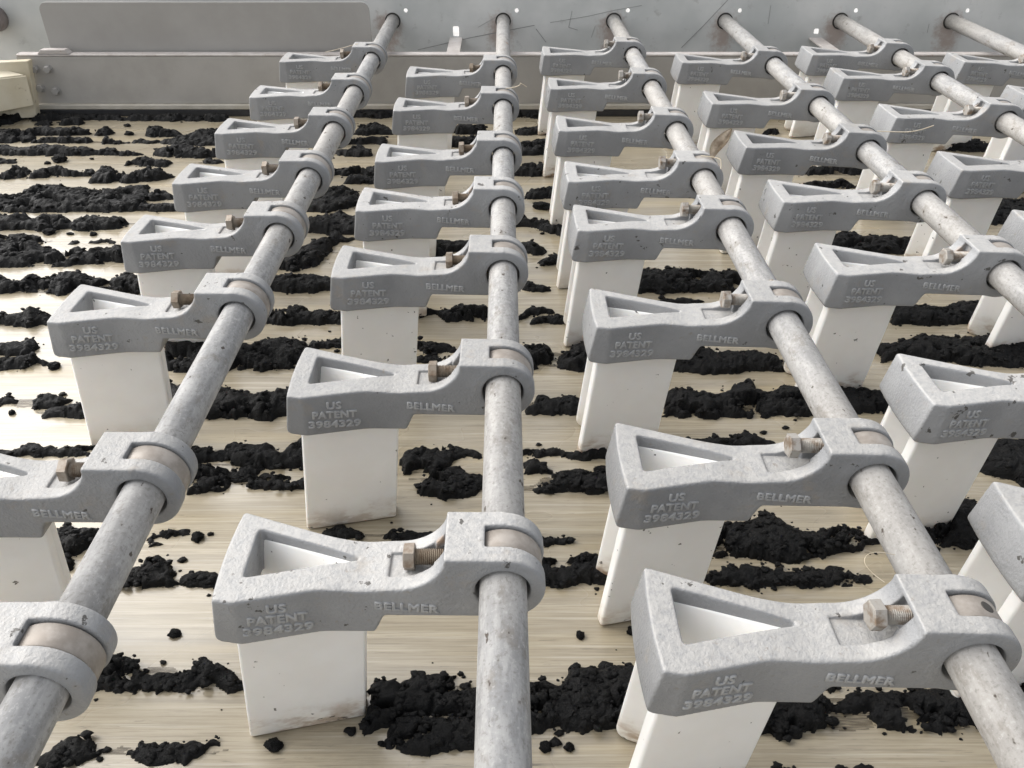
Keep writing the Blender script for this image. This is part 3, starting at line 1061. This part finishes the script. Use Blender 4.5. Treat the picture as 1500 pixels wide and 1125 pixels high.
def cells(X, Y, cell, seed):
    """rounded clod height: 1 at clod centres, 0 between (worley)"""
    u, v = X / cell, Y / cell
    iu, iv = np.floor(u).astype(int), np.floor(v).astype(int)
    g = np.random.default_rng(seed).random((128, 128, 2))
    best = np.full(X.shape, 9.0)
    for a in (-1, 0, 1):
        for b in (-1, 0, 1):
            p = g[(iu + a) % 128, (iv + b) % 128]
            d = (iu + a + p[..., 0] - u) ** 2 + (iv + b + p[..., 1] - v) ** 2
            best = np.minimum(best, d)
    return np.sqrt(np.maximum(0, 1 - best / 0.72))

def height_at(X, Y):
    H = np.zeros_like(X)
    wx = (vnoise((X + 5, Y + 3), 0.030, 11) - 0.5) * 0.034
    wy = (vnoise((X + 9, Y + 7), 0.022, 23) - 0.5) * 0.017
    for st in strokes:
        x0, x1 = st[0][0] - 0.02, st[-1][0] + 0.02
        ya, yb_ = min(s[1] for s in st) - 0.03, max(s[2] for s in st) + 0.03
        ii = np.where((X[:, 0] >= x0) & (X[:, 0] <= x1))[0]
        jj = np.where((Y[0] >= ya) & (Y[0] <= yb_))[0]
        if len(ii) < 2 or len(jj) < 2:
            continue
        sl = (slice(ii[0], ii[-1] + 1), slice(jj[0], jj[-1] + 1))
        xx, yy = X[sl] + wx[sl], Y[sl] + wy[sl]
        order = sorted(st)
        xs = np.array([s[0] for s in order]); f0 = np.array([s[1] for s in order])
        b0 = np.array([s[2] for s in order]); h0 = np.array([s[3] for s in order])
        fy, by, hh = np.interp(xx, xs, f0), np.interp(xx, xs, b0), np.interp(xx, xs, h0)
        c, w = (fy + by) / 2, np.maximum((by - fy) / 2 * 1.10, 0.0045)
        t = (yy - c) / w
        e = np.clip(np.minimum(xx - xs[0], xs[-1] - xx) / 0.008 + 0.5, 0, 1)
        prof = np.clip(1 - np.abs(t) ** 2.4, 0, 1) ** 0.55 * hh * np.sqrt(e)
        H[sl] = np.maximum(H[sl], prof)
    lump = vnoise((X + 2, Y + 1), 0.026, 41, 3)
    H = H * (0.40 + 1.25 * lump)
    gap = np.clip((vnoise((X + 4, Y * 1.6 + 8), 0.030, 61, 5, 0.65) - np.where(Y > 1.1, 0.36, 0.33)) / 0.07, 0, 1)
    H = H * gap
    m = np.clip(H / 0.006, 0, 1)
    H += m * (cells(X, Y, 0.0095, 5) * 0.0034 + cells(X + 3, Y + 1, 0.0048, 6) * 0.0026 - 0.0024)
    H += m * (vnoise((X, Y), 0.006, 77, 3) - 0.5) * 0.0035
    return H

def sludge_patch(x0, x1, y0, y1, h):
    xs, ys = np.arange(x0, x1 + h, h), np.arange(y0, y1 + h, h)
    X, Y = np.meshgrid(xs, ys, indexing='ij')
    H = height_at(X, Y)
    thr = 0.0016
    keep = np.maximum.reduce([H[:-1, :-1], H[1:, :-1], H[1:, 1:], H[:-1, 1:]]) > thr
    idx = np.arange(X.size).reshape(X.shape)
    q = np.stack([idx[:-1, :-1][keep], idx[1:, :-1][keep], idx[1:, 1:][keep], idx[:-1, 1:][keep]], 1)
    Xj = X + (vnoise((X, Y), 0.008, 91, 2) - 0.5) * 0.006
    Yj = Y + (vnoise((X, Y), 0.008, 95, 2) - 0.5) * 0.006
    Z = np.where(H > thr, H, -0.001)
    Vv = np.stack([Xj, Yj, Z], -1).reshape(-1, 3)
    used, inv = np.unique(q, return_inverse=True)
    return Vv[used], inv.reshape(q.shape), (X, Y, H)

parts = []
crumb_src = []
for (x0, x1, y0, y1, h) in ((-0.62, 0.95, 0.22, 0.72, 0.0016), (0.9505, 1.75, 0.22, 0.72, 0.004), (-1.3, -0.6205, 0.22, 0.72, 0.004), (-1.05, 1.25, 0.7216, 1.25, 0.0021), (1.2505, 1.75, 0.7216, 1.25, 0.004), (-1.75, 1.9, 1.2521, 2.13, 0.0032)):
    Vv, q, (X, Y, H) = sludge_patch(x0, x1, y0, y1, h)
    parts.append((Vv, q))
    m = np.argwhere((H > 0.003))
    if len(m):
        area = len(m) * h * h
        k = int(min(area * 42000, 5200))
        for i, j in m[rng.integers(0, len(m), k)]:
            crumb_src.append((X[i, j], Y[i, j], H[i, j], 1.0 if y0 < 1.2 else 1.25))
off = 0
Vs, Qs = [], []
for Vv, q in parts:
    Vs.append(Vv); Qs.append(q + off); off += len(Vv)
# crumbs: small irregular clods on and just beside the windrows
bm = bmesh.new(); bmesh.ops.create_icosphere(bm, subdivisions=2, radius=1)
ico_v = np.array([v.co[:] for v in bm.verts]); ico_f = np.array([[v.index for v in f.verts] for f in bm.faces]); bm.free()
tri_V, tri_F = [], []
toff = off
def add_crumb(x, y, z, s, flat=0.75):
    global toff
    ph = rng.random(3) * 9
    nz = np.sin(ico_v @ np.array([3.1, 1.7, 2.3]) + ph[0]) * 0.18 + np.sin(ico_v @ np.array([-2.2, 4.3, 3.7]) + ph[1]) * 0.16 + (rng.random(len(ico_v)) - 0.5) * 0.22
    v = ico_v * (1 + nz)[:, None] * np.array([1.25, 0.95, flat]) * s
    tri_V.append(v + np.array([x, y, z])); tri_F.append(ico_f + toff); toff += len(v)
for x, y, hgt, k in crumb_src:
    s = (0.0010 + 0.0032 * rng.random() ** 2.5) * k
    add_crumb(x + rng.normal(0, 0.003), y + rng.normal(0, 0.003), hgt * rng.uniform(0.75, 1.02), s)
for x, y, hgt, k in [crumb_src[i] for i in rng.integers(0, len(crumb_src), 3000)]:
    s = 0.0007 + 0.0040 * rng.random() ** 3.5
    add_crumb(x + rng.normal(0, 0.03), y + rng.normal(0, 0.013), s * 0.35, s, 0.6)
Vq = np.concatenate(Vs); Qq = np.concatenate(Qs)
Vt = np.concatenate(tri_V); Ft = np.concatenate(tri_F)
Qtri = np.concatenate([Qq[:, [0, 1, 2]], Qq[:, [0, 2, 3]], Ft])
slm = np_mesh('sludge_windrows', np.concatenate([Vq, Vt]), Qtri)
slm.materials.append(M['sludge'])
sl = mesh_obj('sludge_windrows', slm)
sl['kind'] = 'stuff'
sl['label'] = 'black crumbly sludge lying in long broken rows across the pale belt'
sl['category'] = 'sludge'
print('sludge tris', len(Qtri), 'casting quads', len(Q))

# thin dragged film and fine specks that the rows leave on the belt along its travel
xs, ys = np.arange(-1.75, 1.9, 0.0024), np.arange(0.22, 2.13, 0.0016)
X, Y = np.meshgrid(xs, ys, indexing='ij')
Hm = (height_at(X, Y) > 0.002).astype(np.float64)
def blur(A, n, ax):
    P = np.concatenate([np.zeros_like(np.take(A, [0], ax)), np.cumsum(A, ax)], ax)
    L = A.shape[ax]
    lo_ = np.clip(np.arange(L) - n, 0, L); hi_ = np.clip(np.arange(L) + n + 1, 0, L)
    return (np.take(P, hi_, ax) - np.take(P, lo_, ax)) / (2 * n + 1)
D = blur(blur(Hm, 26, 0), 5, 1)
st1 = vnoise((X * 0.16 + 3, Y + 2), 0.0065, 131, 3)
st2 = vnoise((X * 0.5 + 7, Y + 5), 0.03, 141, 3)
film = (D * 0.9 + st1 * 0.9 + (st2 - 0.5) * 0.5 > 0.98) & (Hm < 0.5) & (D > 0.02)
keep = film[:-1, :-1] & film[1:, 1:]
idx = np.arange(X.size).reshape(X.shape)
q = np.stack([idx[:-1, :-1][keep], idx[1:, :-1][keep], idx[1:, 1:][keep], idx[:-1, 1:][keep]], 1)
used, inv = np.unique(q, return_inverse=True)
fm = np_mesh('sludge_film', np.stack([X, Y, np.full_like(X, 0.0005)], -1).reshape(-1, 3)[used], inv.reshape(q.shape))
fm.materials.append(M['film'])
fo = mesh_obj('sludge_film', fm)
fo['kind'] = 'stuff'
fo['label'] = 'thin brown-grey sludge smears dragged along the pale belt'
fo['category'] = 'smear'
print('film quads', len(q))

# single clods lying apart from the rows
def clod_mesh(seed, res=4):
    bm = bmesh.new()
    bmesh.ops.create_icosphere(bm, subdivisions=res, radius=1)
    o = Vector((seed * 3.7, seed * 1.3, 0))
    for v in bm.verts:
        n = mnoise.fractal(v.co * 1.5 + o, 0.7, 2.0, 4) * 0.30 + mnoise.noise(v.co * 5 + o) * 0.14
        v.co = v.co * (1 + n)
        v.co.z = max(v.co.z, -0.55)
    return bm_mesh('sludge_clod', bm, True)
CLODS = [
    (88, 226, 241, 21, 'large round black clod on the belt in the upper left'),
    (70, 236, 242, 9, 'small black clod left of the large round one in the upper left'),
    (190, 192, 200, 14, 'black clod on bare belt in front of the seal, upper left'),
    (187, 181, 187, 11, 'small black clod closest to the seal, upper left'),
    (73, 334, 346, 18, 'black clod hanging below a sludge row at the left, above mid height'),
    (103, 340, 345, 11, 'flat little clod between two sludge rows at the left'),
    (137, 339, 347, 10, 'small clod left of the fifth plow on the leftmost rod'),
    (80, 529, 543, 16, 'clod left of the sixth plow blade on the leftmost rod'),
    (18, 600, 609, 9, 'tiny lone clod near the left edge at mid height'),
    (290, 778, 794, 19, 'round clod on bare belt left of the nearest middle plow'),
    (309, 779, 785, 9, 'tiny clod right beside the round one near the middle plow'),
    (257, 921, 934, 18, 'lone clod on wide bare belt left of the nearest middle plow'),
    (401, 1082, 1100, 26, 'clod at the foot of the nearest middle plow blade'),
    (850, 924, 936, 13, 'lone clod right of the middle rod below its nearest clamp'),
    (799, 1086, 1101, 17, 'left one of two clods right of the middle rod at the bottom'),
    (834, 1087, 1101, 14, 'right one of two clods right of the middle rod at the bottom'),
    (925, 917, 931, 14, 'clod at the blade tip of the seventh plow on the third rod'),
    (560, 1085, 1093, 14, 'flat lone clod below the nearest middle blade'),
    (794, 295, 310, 28, 'clod right of the middle rod beside the fourth clamp'),
    (882, 681, 696, 24, 'clod left of the third rod near the blade of its seventh plow'),
]
for k, (px, yt, yb, wpx, lab) in enumerate(CLODS):
    p = on_plane(px, (yt + 2 * yb) / 3, 0.0)
    zc = p.y * CP + (CAM_H) * SP
    rx = wpx / 2 / F_PX * zc
    hz = max((yb - yt) / F_PX * zc * 0.42, rx * 0.4)
    o = mesh_obj('sludge_clod', clod_mesh(k + 1), M['sludge'])
    o.scale = (rx, min(rx, hz * 1.3), hz)
    o.location = (p.x, p.y, hz * 0.5)
    o.rotation_euler = (0, 0, k * 0.4 % 0.6 - 0.3)
    tag(o, lab, 'clod', 'single sludge clods on the belt')

# ------------------------------------------------------------------ straws and a dry leaf caught on the clamps
def straw(points, rad, label, mat='straw', name='straw'):
    cu = bpy.data.curves.new('s', 'CURVE')
    cu.dimensions = '3D'
    cu.bevel_depth = rad
    cu.bevel_resolution = 2
    sp = cu.splines.new('NURBS')
    sp.points.add(len(points) - 1)
    for q, p in zip(sp.points, points):
        q.co = (*p, 1)
    sp.order_u = 3
    sp.use_endpoint_u = True
    sp.resolution_u = 6
    ob = bpy.data.objects.new('s', cu)
    C.objects.link(ob)
    dg = bpy.context.evaluated_depsgraph_get()
    me = bpy.data.meshes.new_from_object(ob.evaluated_get(dg))
    bpy.data.objects.remove(ob)
    o = mesh_obj(name, me, M[mat])
    tag(o, label, 'straw')
    return o
def hub(i, j, x, y, z):
    return (rod_x(i, ROWS[i][j]) + x / 1000, ROWS[i][j] + y / 1000, ROD_Z + z / 1000)
straw([hub(1, 1, 5, 30, 30.5), hub(1, 1, 22, 28, 33), hub(1, 1, 34, 22, 40), hub(1, 1, 30, 15, 46), hub(1, 1, 44, 20, 36)], 0.0008,
      'thin curled straw on the second clamp of the middle rod')
straw([hub(3, 2, 10, 10, 31), hub(3, 2, 40, 4, 31), hub(3, 2, 70, -2, 34), hub(3, 2, 96, 4, 42)], 0.0008, 'pale straw reaching from the fourth rod towards the fifth')
straw([hub(0, 0, -110, 40, 10), hub(0, 0, -75, 30, 19), hub(0, 0, -30, 20, 33)], 0.0006, 'fine straw over the clamp nearest the wall on the leftmost rod')
straw([hub(2, 3, -5, 18, 33), hub(2, 3, 14, 10, 34), hub(2, 3, 24, 2, 32), hub(2, 3, 22, -3, 20)], 0.0008, 'straw below the dry leaf on the third rod')
straw([hub(2, 7, -52, 40, 33), hub(2, 7, -66, 50, 38), hub(2, 7, -58, 58, 46), hub(2, 7, -40, 58, 40)], 0.0002, 'hair-thin curl behind the bolt of the nearest third-rod plow')
bm = bmesh.new()
nx_, ny_ = 12, 6
g = []
for i in range(nx_ + 1):
    row = []
    t = i / nx_
    w = 0.0105 * math.sin(math.pi * min(t * 0.94 + 0.06, 1)) + 0.0006
    for j in range(ny_ + 1):
        s = j / ny_ * 2 - 1
        row.append(bm.verts.new((w * s, 0.002 * math.sin(7 * t) + w * 0.75 * abs(s), t * 0.052 + 0.002 * math.sin(9 * s + 5 * t))))
    g.append(row)
for i in range(nx_):
    for j in range(ny_):
        bm.faces.new((g[i][j], g[i][j + 1], g[i + 1][j + 1], g[i + 1][j]))
bmesh.ops.solidify(bm, geom=list(bm.faces), thickness=0.0006)
lf = mesh_obj('dry_leaf', bm_mesh('dry_leaf', bm, True), M['leaf'])
lf.location = hub(2, 3, 14, 22, 27)
lf.rotation_euler = (0.25, 0.35, 0.2)
tag(lf, 'curled brown dry leaf standing on the fourth clamp of the third rod', 'leaf')

# little heaps of blown-in litter caught where a rod leaves a clamp
def litter(i, j, n, label, back=56):
    r = random.Random(i * 17 + j)
    bm = bmesh.new()
    for k in range(n):
        a = r.uniform(-0.9, 0.9)
        y = back / 1000 + r.uniform(-0.006, 0.016)
        L, w = r.uniform(0.003, 0.016), r.uniform(0.0004, 0.0016)
        c = Vector((ROD_R * 1.03 * math.sin(a), y, ROD_R * 1.03 * math.cos(a) + r.uniform(0, 0.004)))
        m = Matrix.Translation(c) @ Matrix.Rotation(r.uniform(0, 6.3), 4, 'Z') @ Matrix.Rotation(r.uniform(-0.5, 0.5), 4, 'Y') @ Matrix.Diagonal((L, w, w * 0.8, 1))
        bmesh.ops.create_cube(bm, size=1, matrix=m)
    me = bm_mesh('twig_cluster', bm)
    o = mesh_obj('twig_cluster', me, M['leaf'] if (i + j) % 2 else M['litter'])
    o.location = (rod_x(i, ROWS[i][j]), ROWS[i][j], ROD_Z)
    tag(o, label, 'twigs', 'twig clusters on the rods')
litter(0, 0, 22, 'tiny twigs lying behind the first clamp of the leftmost rod')
litter(1, 0, 30, 'tiny twigs lying behind the first clamp of the middle rod')
litter(2, 2, 34, 'tiny twigs lying behind the third clamp of the third rod')
litter(2, 5, 26, 'tiny twigs lying behind the sixth clamp of the third rod')
litter(3, 1, 40, 'tiny twigs lying behind the second clamp of the fourth rod')
litter(3, 2, 24, 'tiny twigs lying behind the third clamp of the fourth rod')
litter(4, 0, 34, 'tiny twigs lying behind the first clamp of the fifth rod')
litter(4, 1, 26, 'tiny twigs lying behind the second clamp of the fifth rod')
